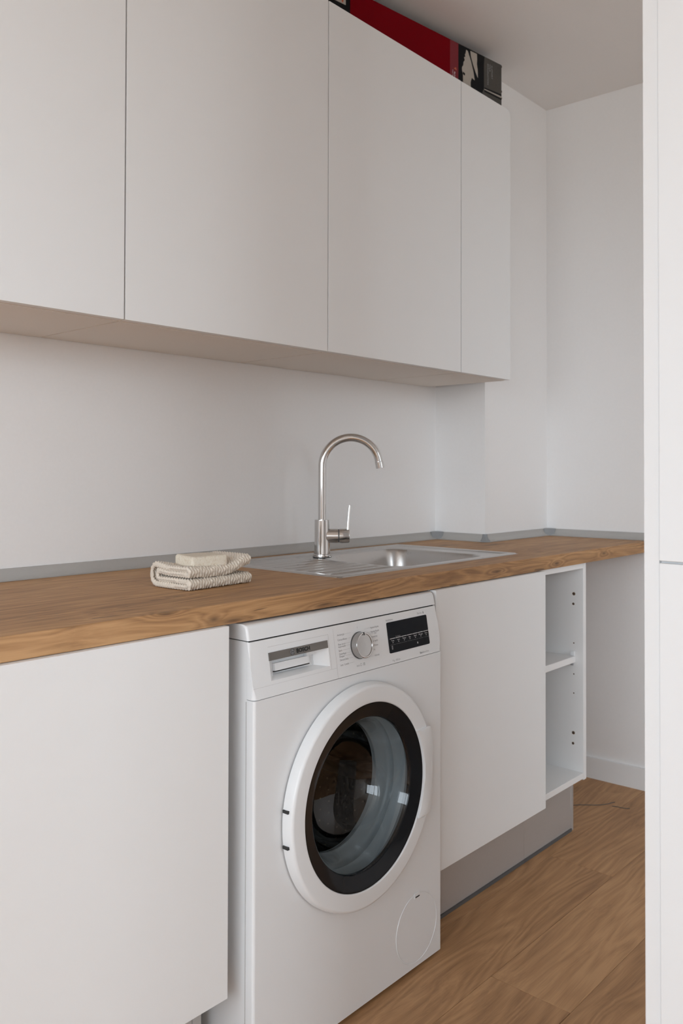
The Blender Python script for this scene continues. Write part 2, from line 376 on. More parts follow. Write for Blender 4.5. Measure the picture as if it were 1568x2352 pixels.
# ------------------------------------------------------------------ worktop
def worktop():
    hx0, hx1, hy0, hy1 = .104, .858, -.497, -.075
    xs = [-1.0, hx0, hx1, XC, None]; ys = [YC, hy0, -D, hy1, 0.0]
    g = .0015
    def P(i, j, z):
        yy = ys[j]; xx = xs[i] if xs[i] is not None else XR(yy) - g
        if j == 4 and i <= 3: yy -= g
        if i == 3 and j >= 3: xx -= g
        if i == 4 and j == 2: yy -= g
        if i == 3 and j == 2: xx -= g; yy -= g
        return (xx, yy, z)
    cells = {(i, j) for i in range(4) for j in range(4)} - {(1, 1), (1, 2), (3, 2), (3, 3)}
    bm = bmesh.new(); vm = {}
    def V(i, j, z):
        k = (i, j, z)
        if k not in vm: vm[k] = bm.verts.new(P(i, j, z))
        return vm[k]
    front = []
    for i, j in cells:
        q = [(i, j), (i + 1, j), (i + 1, j + 1), (i, j + 1)]
        bm.faces.new([V(*c, CT) for c in q]); bm.faces.new([V(*c, CB) for c in q][::-1])
        for k, (di, dj) in enumerate(((0, -1), (1, 0), (0, 1), (-1, 0))):
            if (i + di, j + dj) not in cells:
                a, b2 = q[k], q[(k + 1) % 4]
                bm.faces.new([V(*a, CB), V(*b2, CB), V(*b2, CT), V(*a, CT)])
    bm.edges.ensure_lookup_table()
    es = [e for e in bm.edges if all(abs(v.co.y - YC) < 1e-6 for v in e.verts) and abs(e.verts[0].co.z - e.verts[1].co.z) < 1e-6]
    bmesh.ops.bevel(bm, geom=es, offset=.0035, segments=4, profile=.5, affect='EDGES')
    return bmobj('worktop', bm, M['counter'], None, 40)
wt = tag(worktop(), 'long oak effect worktop with knotty front edge under the tap', 'worktop')

# grey upstand strips between worktop and walls
PROF = [(0, 0), (.021, 0), (.0215, .0025), (.014, .006), (.009, .013), (.0065, .021), (.006, .0262), (0, .0264)]
def strip(name, ax, ay, bx, by, nx, ny, label):
    v = []; n = len(PROF)
    for (x, y) in ((ax, ay), (bx, by)):
        for d, h in PROF: v.append((x + nx * (d + .0005), y + ny * (d + .0005), CT + h + .0003))
    f = [tuple(range(n)), tuple(range(n, 2 * n))[::-1]] + [(i, (i + 1) % n, n + (i + 1) % n, n + i) for i in range(n)]
    return tag(mesh(name, v, f, M['upstand'], None, True, 50), label, kind='structure')
t1 = strip('trim_1', -1.0, 0, XC - .002, 0, 0, -1, 'grey plastic upstand strip along the back wall')
t2 = strip('trim_2', XC, -.004, XC, -D, -1, 0, 'grey plastic upstand strip on the column side')
t3 = strip('trim_3', XC, -D, XR(-D) - .002, -D, 0, -1, 'grey plastic upstand strip on the column front')
t4 = strip('trim_4', XR(-D), -D - .004, XR(YC), YC, -1, 0, 'grey plastic upstand strip along the end wall')
def inner_cap(cx, cy, par):
    dx, dy = -.7071, -.7071           # out of the corner
    v = []; n = 13
    for dep in (.0, .0345):
        for k in range(n):
            a = PI + PI * k / (n - 1)
            w = .0225 * math.copysign(abs(math.cos(a)) ** .75, math.cos(a)); h = .0275 * (1 + math.sin(a) * .97)
            ww = w * (1 if dep > .01 else .2)
            v.append((cx + dx * dep + .7071 * ww * 1, cy + dy * dep - .7071 * ww, CT + .0005 + h))
    f = [tuple(range(n)), tuple(range(n, 2 * n))[::-1]] + [(i, (i + 1) % n, n + (i + 1) % n, n + i) for i in range(n)]
    mesh('corner_cap', v, f, M['upstand_cap'], par, True, 40)['label'] = 'darker grey shield shaped corner cap'
inner_cap(XC, 0, t1); inner_cap(XR(-D), -D, t3)
lathe('corner_cap', [(.0, .0272), (.0085, .0272), (.0095, .018), (.013, .010), (.020, .004), (.0255, .0006), (.0, .0006)], 32, M['upstand_cap'], t2, lambda a, b, h: (XC + a, -D + b, CT + h), smooth=35)['label'] = 'flared outer corner cap'

# ------------------------------------------------------------------ upper cabinets
YU, ZUB, ZUT = -.3382, 1.4295, 2.3278
G = [-.967, -.3674, .234, .834, 1.1249]
ulabels = ['white wall cabinet nearest the window, cut by the picture edge', 'white wall cabinet above the folded cloth, left of the tap', 'white wall cabinet above the tap and washing machine door, under the red box', 'narrow white wall cabinet at the end of the row beside the column']
for i in range(4):
    x0, x1 = G[i], G[i + 1]
    r = tag(empty('wall_cabinet', ((x0 + x1) / 2, 0, ZUB)), ulabels[i], 'cabinet', 'handleless white wall cabinets in a row')
    ox, oz = (x0 + x1) / 2, ZUB
    h = ZUT - ZUB; w = (x1 - x0) / 2
    bm = box_bm(-w + .0004, w - .0004, YU + .0205, -.001, .0005, h - .002, .0006, 1)
    body = bmobj('body', bm, M['carcass'], r, 40)
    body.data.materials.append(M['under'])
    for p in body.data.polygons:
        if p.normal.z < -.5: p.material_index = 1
    box('door', -w + .0016, w - .0016, YU, YU + .0185, 0, h, M['door'], r, .0012, 2)
    box('underside_panel', -w + .003, w - .003, YU + .024, -.002, -.0012, .0006, M['under'], r)

# ------------------------------------------------------------------ base cabinets
YD = -.6162
ZDB = .172
cabA = tag(empty('base_cabinet', (-.628, 0, 0)), 'white handleless base cabinet with a wide plain door nearest the window', 'cabinet')
box('carcass', -.30, .2995, YD + .021, -.02, .176, CB - .0015, M['carcass'], cabA, .0006, 1)
box('door', -.301, .3005, YD, YD + .0185, ZDB, CB - .0008, M['door'], cabA, .0012, 2)
bm = box_bm(-.30, .283, YD + .07, YD + .086, 0, .174)
box('plinth', -.30, .277, YD + .072, YD + .088, 0, .1745, M['plinth'], cabA, .001, 1)
box('plinth_end', .2775, .2985, YD + .072, -.05, 0, .1745, M['plinth'], cabA, .001, 1)

XS0, XS1, XO1 = .312, .843, 1.1432
cabS = tag(empty('sink_cabinet', ((XS0 + XS1) / 2, 0, 0)), 'white base cabinet with plain door under the sink, beside the washing machine', 'cabinet')
ox = (XS0 + XS1) / 2; w = (XS1 - XS0) / 2
bm = box_bm(-w, -w + .018, YD + .021, -.02, .176, CB - .0015); box_bm(w - .018, w - .0005, YD + .021, -.02, .176, CB - .0015, bm=bm)
box_bm(-w + .018, w - .018, YD + .021, -.02, .176, .194, bm=bm); box_bm(-w + .018, w - .018, -.028, -.02, .194, CB - .0015, bm=bm)
bmobj('carcass', bm, M['carcass'], cabS)
box('door', -w + .002, w + .0035, YD, YD + .0185, ZDB, CB - .002, M['door'], cabS, .0012, 2)
PY = -.548
box('plinth', -w, w, PY, PY + .016, 0, .1745, M['plinth'], cabS, .001, 1)
box('plinth_seal', -w, w, PY - .004, PY, .0005, .009, M['dark_print'], cabS)

cabO = tag(empty('open_shelf_unit', (XS1, 0, 0)), 'narrow open white base unit with one shelf and drilled holes', 'shelf unit')
wo_ = XO1 - XS1; YO = -.5945
box('side_panel', .0005, .018, YO, -.02, .176, CB - .0015, M['carcass'], cabO, .0006, 1)
sp = box('side_panel', wo_ - .0185, wo_, YO, -.02, .172, CB - .0015, M['carcass'], cabO, .0006, 1)
box('back_panel', .018, wo_ - .0185, -.06, -.052, .176, CB - .0015, M['carcass'], cabO)
box('bottom_panel', .018, wo_ - .0188, YO, -.06, .1765, .1945, M['carcass'], cabO, .0006, 1)
box('top_rail', .018, wo_ - .0188, YO, YO + .09, CB - .018, CB - .002, M['carcass'], cabO, .0006, 1)
sh = box('shelf', .0185, wo_ - .0192, -.568, -.062, .531, .551, M['carcass'], cabO, .0008, 1)
xh = wo_ - .0185
box('shelf_clip', xh - .006, xh - .0003, -.567, -.553, .5515, .566, M['appl_plastic'], sh, .001, 1)
box('shelf_clip', xh - .007, xh - .0003, -.563, -.553, .5215, .5305, M['grey_print'], sh, .001, 1)
for yy, zz, rr in ((-.563, .744, .0052), (-.5615, .7125, .0040), (-.5627, .5905, .0022), (-.5625, .494, .0022), (-.5624, .4346, .0022), (-.5607, .311, .0052), (-.5595, .278, .0042)):
    lathe('drill_hole', [(rr, .0004), (rr * .62, .0004), (rr * .6, .0001), (0, .0001)], 14, M['chipboard'], sp, lambda a, b, h, yy=yy, zz=zz: (xh - h, yy + a, zz + b), smooth=20)
    lathe('hole_core', [(rr * .55, .00045), (0, .00045)], 12, M['dark_gap'], sp, lambda a, b, h, yy=yy, zz=zz: (xh - h, yy + a * .9 + rr * .1, zz + b * .9), smooth=20)
box('plinth_seal', .0005, wo_ - .012, PY - .004, PY, .0005, .009, M['dark_print'], cabO)
box('plinth', .0005, wo_ - .012, PY, PY + .016, 0, .1745, M['plinth'], cabO, .001, 1)
box('plinth_end', wo_ - .0115, wo_ + .004, PY - .001, -.05, 0, .1715, M['plinth'], cabO, .001, 1)

# ------------------------------------------------------------------ tall cabinet in the foreground
XT, YT = -.167, -1.3183
tall = tag(empty('tall_cabinet', (XT, YT, 0)), 'tall white cabinet in the foreground with stacked doors', 'cabinet')
box('side_panel', 0, .60, -.0222, 0, 0, 2.42, M['tall'], tall, .0015, 2)
box('side_panel', 0, .60, -.632, -.610, 0, 2.42, M['tall'], tall, .0015, 2)
box('body', .006, .60, -.6098, -.0225, .08, 2.42, M['tall'], tall)
box('plinth', .05, .07, -.6098, -.0225, 0, .08, M['tall'], tall)
for y1, y0 in ((-.0230, -.6075),):
    box('door', -.004, .0058, y0, y1, .084, .9988, M['tall'], tall, .0018, 2)
    box('door', -.004, .0058, y0, y1, 1.0016, 2.417, M['tall'], tall, .0018, 2)

# ------------------------------------------------------------------ washing machine
WW, WPZ, WB = .5956, .7046, .0107
wm = tag(empty('washing_machine', (-.2915, -.644, 0), .0086), 'white front loading washing machine with round black glass door under the worktop', 'washing machine')
def L(s, t, z): return (s, -t, z)
DC = (.298, .4555)
# front panel with round opening
def front_panel():
    n = 128; R = .212; z0, z1 = WB, WPZ - .0012; rd = .005; x0, x1 = rd, WW - rd
    ang = [2 * PI * k / n for k in range(n)]
    for cx, cz in ((x0, z0), (x1, z0), (x1, z1), (x0, z1)): ang.append(math.atan2(cz - DC[1], cx - DC[0]) % (2 * PI))
    ang = sorted(set(ang)); n = len(ang); v = []; f = []
    for a in ang:
        c, s_ = math.cos(a), math.sin(a)
        k = min([q for q in ((x1 - DC[0]) / c if c > 1e-9 else 9, (x0 - DC[0]) / c if c < -1e-9 else 9, (z1 - DC[1]) / s_ if s_ > 1e-9 else 9, (z0 - DC[1]) / s_ if s_ < -1e-9 else 9) if q > 0])
        px, pz = DC[0] + c * k, DC[1] + s_ * k
        sg = 1 if abs(px - x1) < 1e-6 else (-1 if abs(px - x0) < 1e-6 else 0)
        v += [L(DC[0] + c * R, -.006, DC[1] + s_ * R), L(DC[0] + c * (R + .005), 0, DC[1] + s_ * (R + .005)), L(px, 0, pz)]
        for q in (.25, .5, .75, 1.0):
            v.append(L(px + sg * rd * math.sin(q * PI / 2), -abs(sg) * rd * (1 - math.cos(q * PI / 2)), pz))
        v.append(L(px + sg * rd, -.02, pz))
    for i in range(n):
        j = (i + 1) % n
        for p in range(7): f.append((i * 8 + p, j * 8 + p, j * 8 + p + 1, i * 8 + p + 1))
    me = bpy.data.meshes.new('front_panel'); me.from_pydata(v, [], f); me.update()
    bm = bmesh.new(); bm.from_mesh(me); bmesh.ops.remove_doubles(bm, verts=bm.verts, dist=1e-7)
    bmesh.ops.dissolve_degenerate(bm, dist=1e-7, edges=bm.edges)
    o = bmobj('front_panel', bm, M['appliance'], wm, 30)
    for p in o.data.polygons:
        if abs(p.normal.y) > .9999: p.use_smooth = False
    return o
front_panel()
bm = box_bm(0, .004, .0201, .55, WB, .8095); box_bm(WW - .004, WW, .0201, .55, WB, .8095, bm=bm)
box_bm(.004, WW - .004, .546, .55, WB, .806, bm=bm); box_bm(.004, WW - .004, .0201, .546, WB, WB + .004, bm=bm)
bmobj('casing', bm, M['appliance'], wm)
# a pressed line on the visible side
box('side_seam', -.0006, .0, .0205, .022, WB, .70, M['seam'], wm)
for sx_, sy_ in ((.05, .06), (WW - .05, .06), (.05, .5), (WW - .05, .5)):
    lathe('foot', [(0, 0), (.02, 0), (.02, .008), (.012, .0105), (0, .0105)], 16, M['dark_gap'], wm, lambda a, b, h, sx_=sx_, sy_=sy_: (sx_ + a, sy_ + b, h))
# fascia (leans back)
FT, FZ = -.017, .105; FL = math.hypot(FT, FZ)
ut, uz = FT / FL, FZ / FL; nt_, nz_ = uz, -ut
def FP(s, h, off=0.0): return Vector((s, -(ut * h + nt_ * off), WPZ + uz * h + nz_ * off))
FEX, FEY, FN = Vector((1, 0, 0)), Vector((0, -ut, uz)), Vector((0, -nt_, nz_))
RS0, RS1, RH0, RH1 = .0475, .2115, .028, .0655
def fascia():
    bm = bmesh.new(); ss = [0, RS0, RS1, WW]; hh = [0, RH0, RH1, FL - .001]; vm = {}
    def V(i, j):
        if (i, j) not in vm: vm[(i, j)] = bm.verts.new(FP(ss[i], hh[j]))
        return vm[(i, j)]
    for i in range(3):
        for j in range(3):
            if (i, j) != (1, 1): bm.faces.new([V(i, j), V(i + 1, j), V(i + 1, j + 1), V(i, j + 1)])
    back = {}
    def B(i, j):
        if (i, j) not in back:
            p = FP(ss[i], hh[j]); back[(i, j)] = bm.verts.new((p.x, .0200, p.z))
        return back[(i, j)]
    for i in range(3):
        bm.faces.new([V(i, 0), V(i + 1, 0), B(i + 1, 0), B(i, 0)]); bm.faces.new([V(i, 3), V(i + 1, 3), B(i + 1, 3), B(i, 3)])
    for j in range(3):
        bm.faces.new([V(0, j), V(0, j + 1), B(0, j + 1), B(0, j)]); bm.faces.new([V(3, j), V(3, j + 1), B(3, j + 1), B(3, j)])
    bm.edges.ensure_lookup_table()
    fv = {vm[k] for k in vm if k[0] in (0, 3)}
    es = [e for e in bm.edges if e.verts[0] in fv and e.verts[1] in fv and abs(e.verts[0].co.x - e.verts[1].co.x) < 1e-6]
    bmesh.ops.bevel(bm, geom=es, offset=.009, segments=5, profile=.5, affect='EDGES')
    return bmobj('control_panel', bm, M['appl_plastic'], wm, 35)
cp = fascia()
# lid on top
def lid():
    prof = [(-.0165, .8115), (-.021, .832), (-.024, .8375), (-.030, .8405), (-.56, .8405), (-.56, .8115)]
    n = len(prof); v = [(0, -t, z) for t, z in prof] + [(WW, -t, z) for t, z in prof]
    f = [tuple(range(n)), tuple(range(n, 2 * n))[::-1]] + [(i, (i + 1) % n, n + (i + 1) % n, n + i) for i in range(n)]
    me = bpy.data.meshes.new('lid'); me.from_pydata(v, [], f); me.update(); bm = bmesh.new(); bm.from_mesh(me)
    bmesh.ops.recalc_face_normals(bm, faces=bm.faces)
    es = [e for e in bm.edges if abs(e.verts[0].co.x - e.verts[1].co.x) < 1e-6 and min(q.co.y for q in e.verts) < .031 and max(q.co.y for q in e.verts) < .1]
    bmesh.ops.bevel(bm, geom=es, offset=.005, segments=3, profile=.5, affect='EDGES')
    return bmobj('lid', bm, M['appliance'], wm, 35)
lid()
box('lid_shadow_gap', .004, WW - .004, .022, .5, .806, .8112, M['dark_gap'], wm)
def fquad(name, s0, s1, h0, h1, off, mat, parent, depth=0.0):
    if depth <= 0:
        return mesh(name, [FP(s0, h0, off), FP(s1, h0, off), FP(s1, h1, off), FP(s0, h1, off)], [(0, 1, 2, 3)], mat, parent)
    v = [FP(s, h, o) for o in (off - depth, off) for s, h in ((s0, h0), (s1, h0), (s1, h1), (s0, h1))]
    return mesh(name, v, [(3, 2, 1, 0), (4, 5, 6, 7), (0, 1, 5, 4), (1, 2, 6, 5), (2, 3, 7, 6), (3, 0, 4, 7)], mat, parent)
# detergent drawer: funnel recess, lip, slot, grey band with the maker's name
def drawer():
    o4 = [(RS0, RH0), (RS1, RH0), (RS1, RH1), (RS0, RH1)]; i4 = [(.0685, .0375), (.1815, .0362), (.1815, RH1), (.0685, RH1)]
    v = [FP(s, h, 0) for s, h in o4] + [FP(s, h, -.016) for s, h in i4] + [FP(s, h, -.019) for s, h in i4]
    f = [(i, (i + 1) % 4, 4 + (i + 1) % 4, 4 + i) for i in range(4)] + [(4 + i, 4 + (i + 1) % 4, 8 + (i + 1) % 4, 8 + i) for i in range(4)] + [(8, 9, 10, 11)]
    d = mesh('detergent_drawer', v, f, M['appl_plastic'], wm)
    fquad('handle_lip', .0687, .162, .0432, .0572, -.0085, M['appl_plastic'], d, .0095)
    fquad('slot', .0687, .164, .0408, .0430, -.0102, M['dark_gap'], d, .006)
    fquad('lip_step', .1585, .181, .0575, RH1 - .0005, -.010, M['appl_plastic'], d, .008)
    # outline of the drawer front
    for a in ((.0466, .2150, .0905, .0909), (.2147, .2152, .0215, .0905)): fquad('outline', *a, .0002, M['seam'], d)
    b = fquad('label_band', .0466, .2100, .0650, .0800, .0018, M['band'], d, .006)
    text('brand_lettering', 'BOSCH', .0108, M['ink'], b, FP(.1195, .0724, .0022), FEX, FEY, .035, 'LEFT', .0375)
    # round emblem: ring and armature
    c0 = (.1085, .0727)
    lathe('emblem_ring', [(.0064, 0), (.0056, 0)], 28, M['ink'], b, lambda a, q, h: FP(c0[0] + a, c0[1] + q, .0022), smooth=30)
    lathe('emblem_ring', [(.0056, 0), (.0, 0)], 28, M['dim_print'], b, lambda a, q, h: FP(c0[0] + a, c0[1] + q, .00212), smooth=30)
    for s0, s1, h0, h1 in ((-.0034, -.0022, -.0042, .0042), (.0022, .0034, -.0042, .0042), (-.0022, .0022, -.0006, .0006), (-.0022, .0022, .0034, .0042), (-.0022, .0022, -.0042, -.0034)):
        fquad('emblem_bar', c0[0] + s0, c0[0] + s1, c0[1] + h0, c0[1] + h1, .0024, M['ink'], b)
drawer()
# fine joints on the fascia
fquad('panel_joint', .2310, .2314, .0, .0995, .0002, M['seam'], cp)
fquad('panel_joint', .0005, .2310, .0208, .0211, .0002, M['seam'], cp)
# programme dial
KC = (.307, .0553)
def KF(a, q, h): return FP(KC[0] + a, KC[1] + q, h)
dial = lathe('programme_dial', [(.0268, .0003), (.0268, .0150), (.0262, .0162), (.0236, .0166), (.0232, .0150), (.0212, .0146), (.0, .0138)], 64, M['knob_steel'], wm, KF, smooth=35)
lathe('dial_base', [(.0278, .0002), (.0282, .0012), (.0272, .0014)], 48, M['dark_print'], dial, KF, smooth=30)
lathe('dial_rim', [(.0262, .0163), (.0250, .0170), (.0236, .0167)], 64, M['chrome'], dial, KF, smooth=60)
fquad('dial_mark', KC[0] - .0012, KC[0] + .0012, KC[1] + .0205, KC[1] + .0268, .0175, M['ink'], dial, .001)
# display
def rounded(s0, s1, h0, h1, r, off, n=6):
    pts = []
    for cx, cy, a0 in ((s1 - r, h1 - r, 0), (s0 + r, h1 - r, PI / 2), (s0 + r, h0 + r, PI), (s1 - r, h0 + r, 1.5 * PI)):
        for k in range(n + 1):
            a = a0 + PI / 2 * k / n; pts.append(FP(cx + r * math.cos(a), cy + r * math.sin(a), off))
    return pts
ring = rounded(.4042, .5534, .0225, .0892, .0035, .0008); ring0 = rounded(.4042, .5534, .0225, .0892, .0035, -.0005); n = len(ring)
disp = mesh('display', ring + ring0, [tuple(range(n))] + [(i, (i + 1) % n, n + (i + 1) % n, n + i) for i in range(n)], M['black_display'], wm)
sw = (.5534 - .4085) / 7
words_ = ['Temp.', 'r.p.m.', 'Tiempo', 'Opc.', 'Speed', 'Mas agua', 'Fin en']
for k in range(7):
    s0 = .4085 + k * sw
    fquad('segment_line', s0 + .0007, s0 + sw - .0007, .0527, .0539, .0011, M['white_print'], disp)
    text('key_lettering', words_[k], .0042, M['white_print'], disp, FP(s0 + sw / 2, .0487, .0011), FEX, FEY, 0, 'CENTER')
    fquad('key_icon', s0 + sw / 2 - .0016, s0 + sw / 2 + .0016, .0432, .0458, .0011, M['dim_print'], disp)
    fquad('segment_line', s0 + .0012, s0 + sw - .0012, .0398, .0401, .0011, M['dim_print'], disp)
text('key_lettering', 'VarioPerfect', .0036, M['dim_print'], disp, FP(.4300, .0562, .0011), FEX, FEY)
for hh_ in (.0372, .0350, .0328, .0306):
    fquad('lock_icon', .4125, .4170, hh_ - .0007, hh_ + .0007, .0011, M['dim_print'], disp)
lathe('start_icon', [(.0022, 0), (.0, 0)], 12, M['white_print'], disp, lambda a, q, h: FP(.5075 + a * .7, .0315 + q, .0011))
# printed words of the fascia
def ptxt(body, s, h, size, mat='grey_print', align='LEFT', w=None, bold=0):
    text('panel_lettering', body, size, M[mat], cp, FP(s, h, .0003), FEX, FEY, bold, align, w)
ptxt('VarioPerfect', .4030, .0940, .0052, w=.0265)
ptxt('Serie', .5190, .0955, .0062, w=.0175); ptxt('6', .5410, .0955, .0075, 'dark_print', bold=.02)
ptxt('9 kg   1400 rpm', .4110, .0062, .0058, w=.0265)
ptxt('Eco', .5120, .0075, .0058, 'dark_print', w=.0085, bold=.02); ptxt('Silence Drive', .5212, .0075, .0056, w=.0250)
lefts = ['Antialergia', 'Camisas/Blusas', 'Ropa oscura', 'Impermeable', 'Sport', 'Centrifugar', 'Desaguar', 'Delicado/Seda', 'Lana / Lavado']
lh = [.0850, .0750, .0660, .0612, .0535, .0465, .0415, .0345, .0245]
for wd, h in zip(lefts, lh):
    ptxt(wd, .2415, h, .0056, w=len(wd) * .00205)
    fquad('print_line', .2425 + len(wd) * .0021, .2772 + abs(h - .055) * .28, h - .00012, h + .00012, .0003, M['grey_print'], cp)
rights = ['Algodon/Rapido', 'Algodon/Rapido', 'Eco', 'Sinteticos', 'Mix rapido', '15/30 min', 'No', 'Aclarado']
rh = [.0860, .0775, .0735, .0665, .0575, .0480, .0395, .0270]
for wd, h in zip(rights, rh):
    a = .3445 + (.004 if wd != 'Eco' else .016) + (.004 if wd in ('No', 'Aclarado') else 0)
    ptxt(wd, a, h, .0056, w=len(wd) * .00205)
    fquad('print_line', .3365 - abs(h - .055) * .28, a - .001, h - .00012, h + .00012, .0003, M['grey_print'], cp)
ptxt('eco', .2915, .0150, .0062, w=.0085)
lathe('print_mark', [(.0030, 0), (.0024, 0)], 16, M['grey_print'], cp, lambda a, q, h: FP(.3055 + a, .0155 + q, .0003))
for s in (.3135, .3165): fquad('print_mark', s, s + .0012, .0125, .0185, .0003, M['grey_print'], cp)
fquad('print_mark', .3068, .3074, .0905, .0945, .0003, M['grey_print'], cp)
# round door
def DF(a, b, h): return (DC[0] + a, -h, DC[1] + b)
door = lathe('door_ring', [(.212, .0040), (.2290, .0040), (.2290, .0120), (.2270, .0225), (.2255, .0255), (.2230, .0272), (.2200, .0280), (.1960, .0278), (.1915, .0272), (.1900, .0258), (.1895, .0235), (.1895, .006), (.212, .0040)], 160, M['appl_plastic'], wm, DF, smooth=32)
lathe('black_ring', [(.1893, .0245), (.1860, .0245), (.1590, .0150), (.1570, .0120), (.1570, .006), (.1893, .006)], 160, M['black_glass'], door, DF, closed_profile=True, smooth=32)
lathe('glass_bowl', [(.1568, .0135), (.1535, .0080), (.1480, -.008), (.1400, -.030), (.1290, -.058), (.1150, -.080), (.0930, -.098), (.062, -.108), (.030, -.1115), (.0, -.1125)], 128, M['bowl'], door, DF, smooth=60)
# door pull: a flap between the black ring and the outer rim
def pull():
    a0, a1 = math.atan2(.3630 - DC[1], .4620 - DC[0]), math.atan2(.5520 - DC[1], .4585 - DC[0])
    outer = [(.4640, .3600), (.4840, .3585), (.5040, .3590), (.5170, .3620), (.5230, .3780), (.5290, .4000), (.5335, .4300), (.5350, .4600), (.5335, .4900), (.5290, .5170), (.5220, .5390), (.5140, .5520), (.4990, .5545), (.4790, .5540), (.4600, .5525)]
    n = len(outer); bm = bmesh.new(); rows = []
    def tt(x): return .0325 - .012 * max(0, (x - .485) / .05) ** 2
    for k, (ox_, oz_) in enumerate(outer):
        a = a0 + (a1 - a0) * k / (n - 1); ix, iz = DC[0] + .1902 * math.cos(a), DC[1] + .1902 * math.sin(a)
        if k in (0, n - 1): ix, iz = DC[0] + .1902 * math.cos(a), DC[1] + .1902 * math.sin(a)
        mx, mz = (ix + ox_) / 2, (iz + oz_) / 2
        rows.append([bm.verts.new(L(ix, .012, iz)), bm.verts.new(L(ix, .0288, iz)), bm.verts.new(L(ix * .9 + mx * .1, .0305, iz * .9 + mz * .1)), bm.verts.new(L(mx, tt(mx), mz)), bm.verts.new(L(mx * .3 + ox_ * .7, tt(mx * .3 + ox_ * .7), mz * .3 + oz_ * .7)), bm.verts.new(L(ox_, tt(ox_) - .0015, oz_)), bm.verts.new(L(ox_ + .0008, .008, oz_))])
    for k in range(n - 1):
        for j in range(6): bm.faces.new([rows[k][j], rows[k + 1][j], rows[k + 1][j + 1], rows[k][j + 1]])
    bm.faces.new(rows[0]); bm.faces.new(rows[-1][::-1])
    return bmobj('door_pull', bm, M['appl_plastic'], door, 38)
pull()
for z in (.4865, .4195):
    box('hinge_slot', .0686, .0735, -.0190, -.0050, z - .0030, z + .0025, M['dark_gap'], door)
# rubber gasket and drum behind the glass
gk = lathe('gasket', [(.2135, -.004), (.190, -.006), (.1720, -.010), (.1690, -.026), (.1600, -.034), (.1625, -.046), (.1560, -.052), (.1480, -.055), (.1450, -.064), (.1380, -.068), (.1380, -.078)], 128, M['gasket'], wm, DF, smooth=60)
dr = lathe('drum', [(.1370, -.072), (.150, -.082), (.235, -.090), (.238, -.10), (.238, -.44), (.225, -.455), (.10, -.450), (.0, -.445)], 96, M['drum'], wm, DF, smooth=40)
for k in range(3):
    a = PI * .62 + k * 2 * PI / 3
    v = []
    for h, ws in ((-.115, .6), (-.20, 1), (-.36, 1), (-.43, .6)):
        for da, r in ((-.20, .2375), (-.09, .190), (0, .176), (.09, .190), (.20, .2375)):
            rr_ = .2375 - (.2375 - r) * ws; v.append(DF(rr_ * math.cos(a + da), rr_ * math.sin(a + da), h))
    f = [(i * 5 + j, i * 5 + j + 1, (i + 1) * 5 + j + 1, (i + 1) * 5 + j) for i in range(3) for j in range(4)] + [(0, 1, 2, 3, 4), (15, 16, 17, 18, 19)]
    mesh('drum_paddle', v, f, M['drum'], dr, True, 60)
# drum perforations: rows of small dimples as one part
v = []; f = []
for k in range(60):
    a = 2 * PI * k / 60
    for j in range(11):
        h = -.12 - j * .028 - (k % 2) * .014; b0 = len(v); da = .0026 / .237
        for q in range(6): v.append(DF(.2372 * math.cos(a + da * math.cos(q * PI / 3)), .2372 * math.sin(a + da * math.cos(q * PI / 3)), h + .0026 * math.sin(q * PI / 3)))
        f.append(tuple(range(b0, b0 + 6)))
for ring_ in range(3, 12):
    nn_ = ring_ * 5
    for k in range(nn_):
        a = 2 * PI * k / nn_; r_ = ring_ * .018; b0 = len(v)
        for q in range(6): v.append(DF(r_ * math.cos(a) + .0026 * math.cos(q * PI / 3), r_ * math.sin(a) + .0026 * math.sin(q * PI / 3), -.4425 + -.0 * r_))
        f.append(tuple(range(b0, b0 + 6)))
M['dimple'] = plain('drum_dimple', (.10, .085, .07), .4, .6, bumpd=0)
tag(mesh('drum_perforation', v, f, M['dimple'], dr), kind='stuff')
# pump filter flap
FC = (.4995, .0975)
flap = lathe('filter_flap', [(.0, .0006), (.0740, .0006), (.0746, -.0004), (.0752, .0010), (.0764, .0012), (.0770, .0002)], 96, M['appliance'], wm, lambda a, b, h: (FC[0] + a, -h, FC[1] + b), smooth=25)
box('flap_catch', FC[0] - .011, FC[0] + .009, -.0024, -.0002, FC[1] + .0665, FC[1] + .079, M['appl_plastic'], flap, .0006, 1)
box('catch_slot', FC[0] - .008, FC[0] + .007, -.0027, -.0010, FC[1] + .0685, FC[1] + .0715, M['dark_gap'], flap)

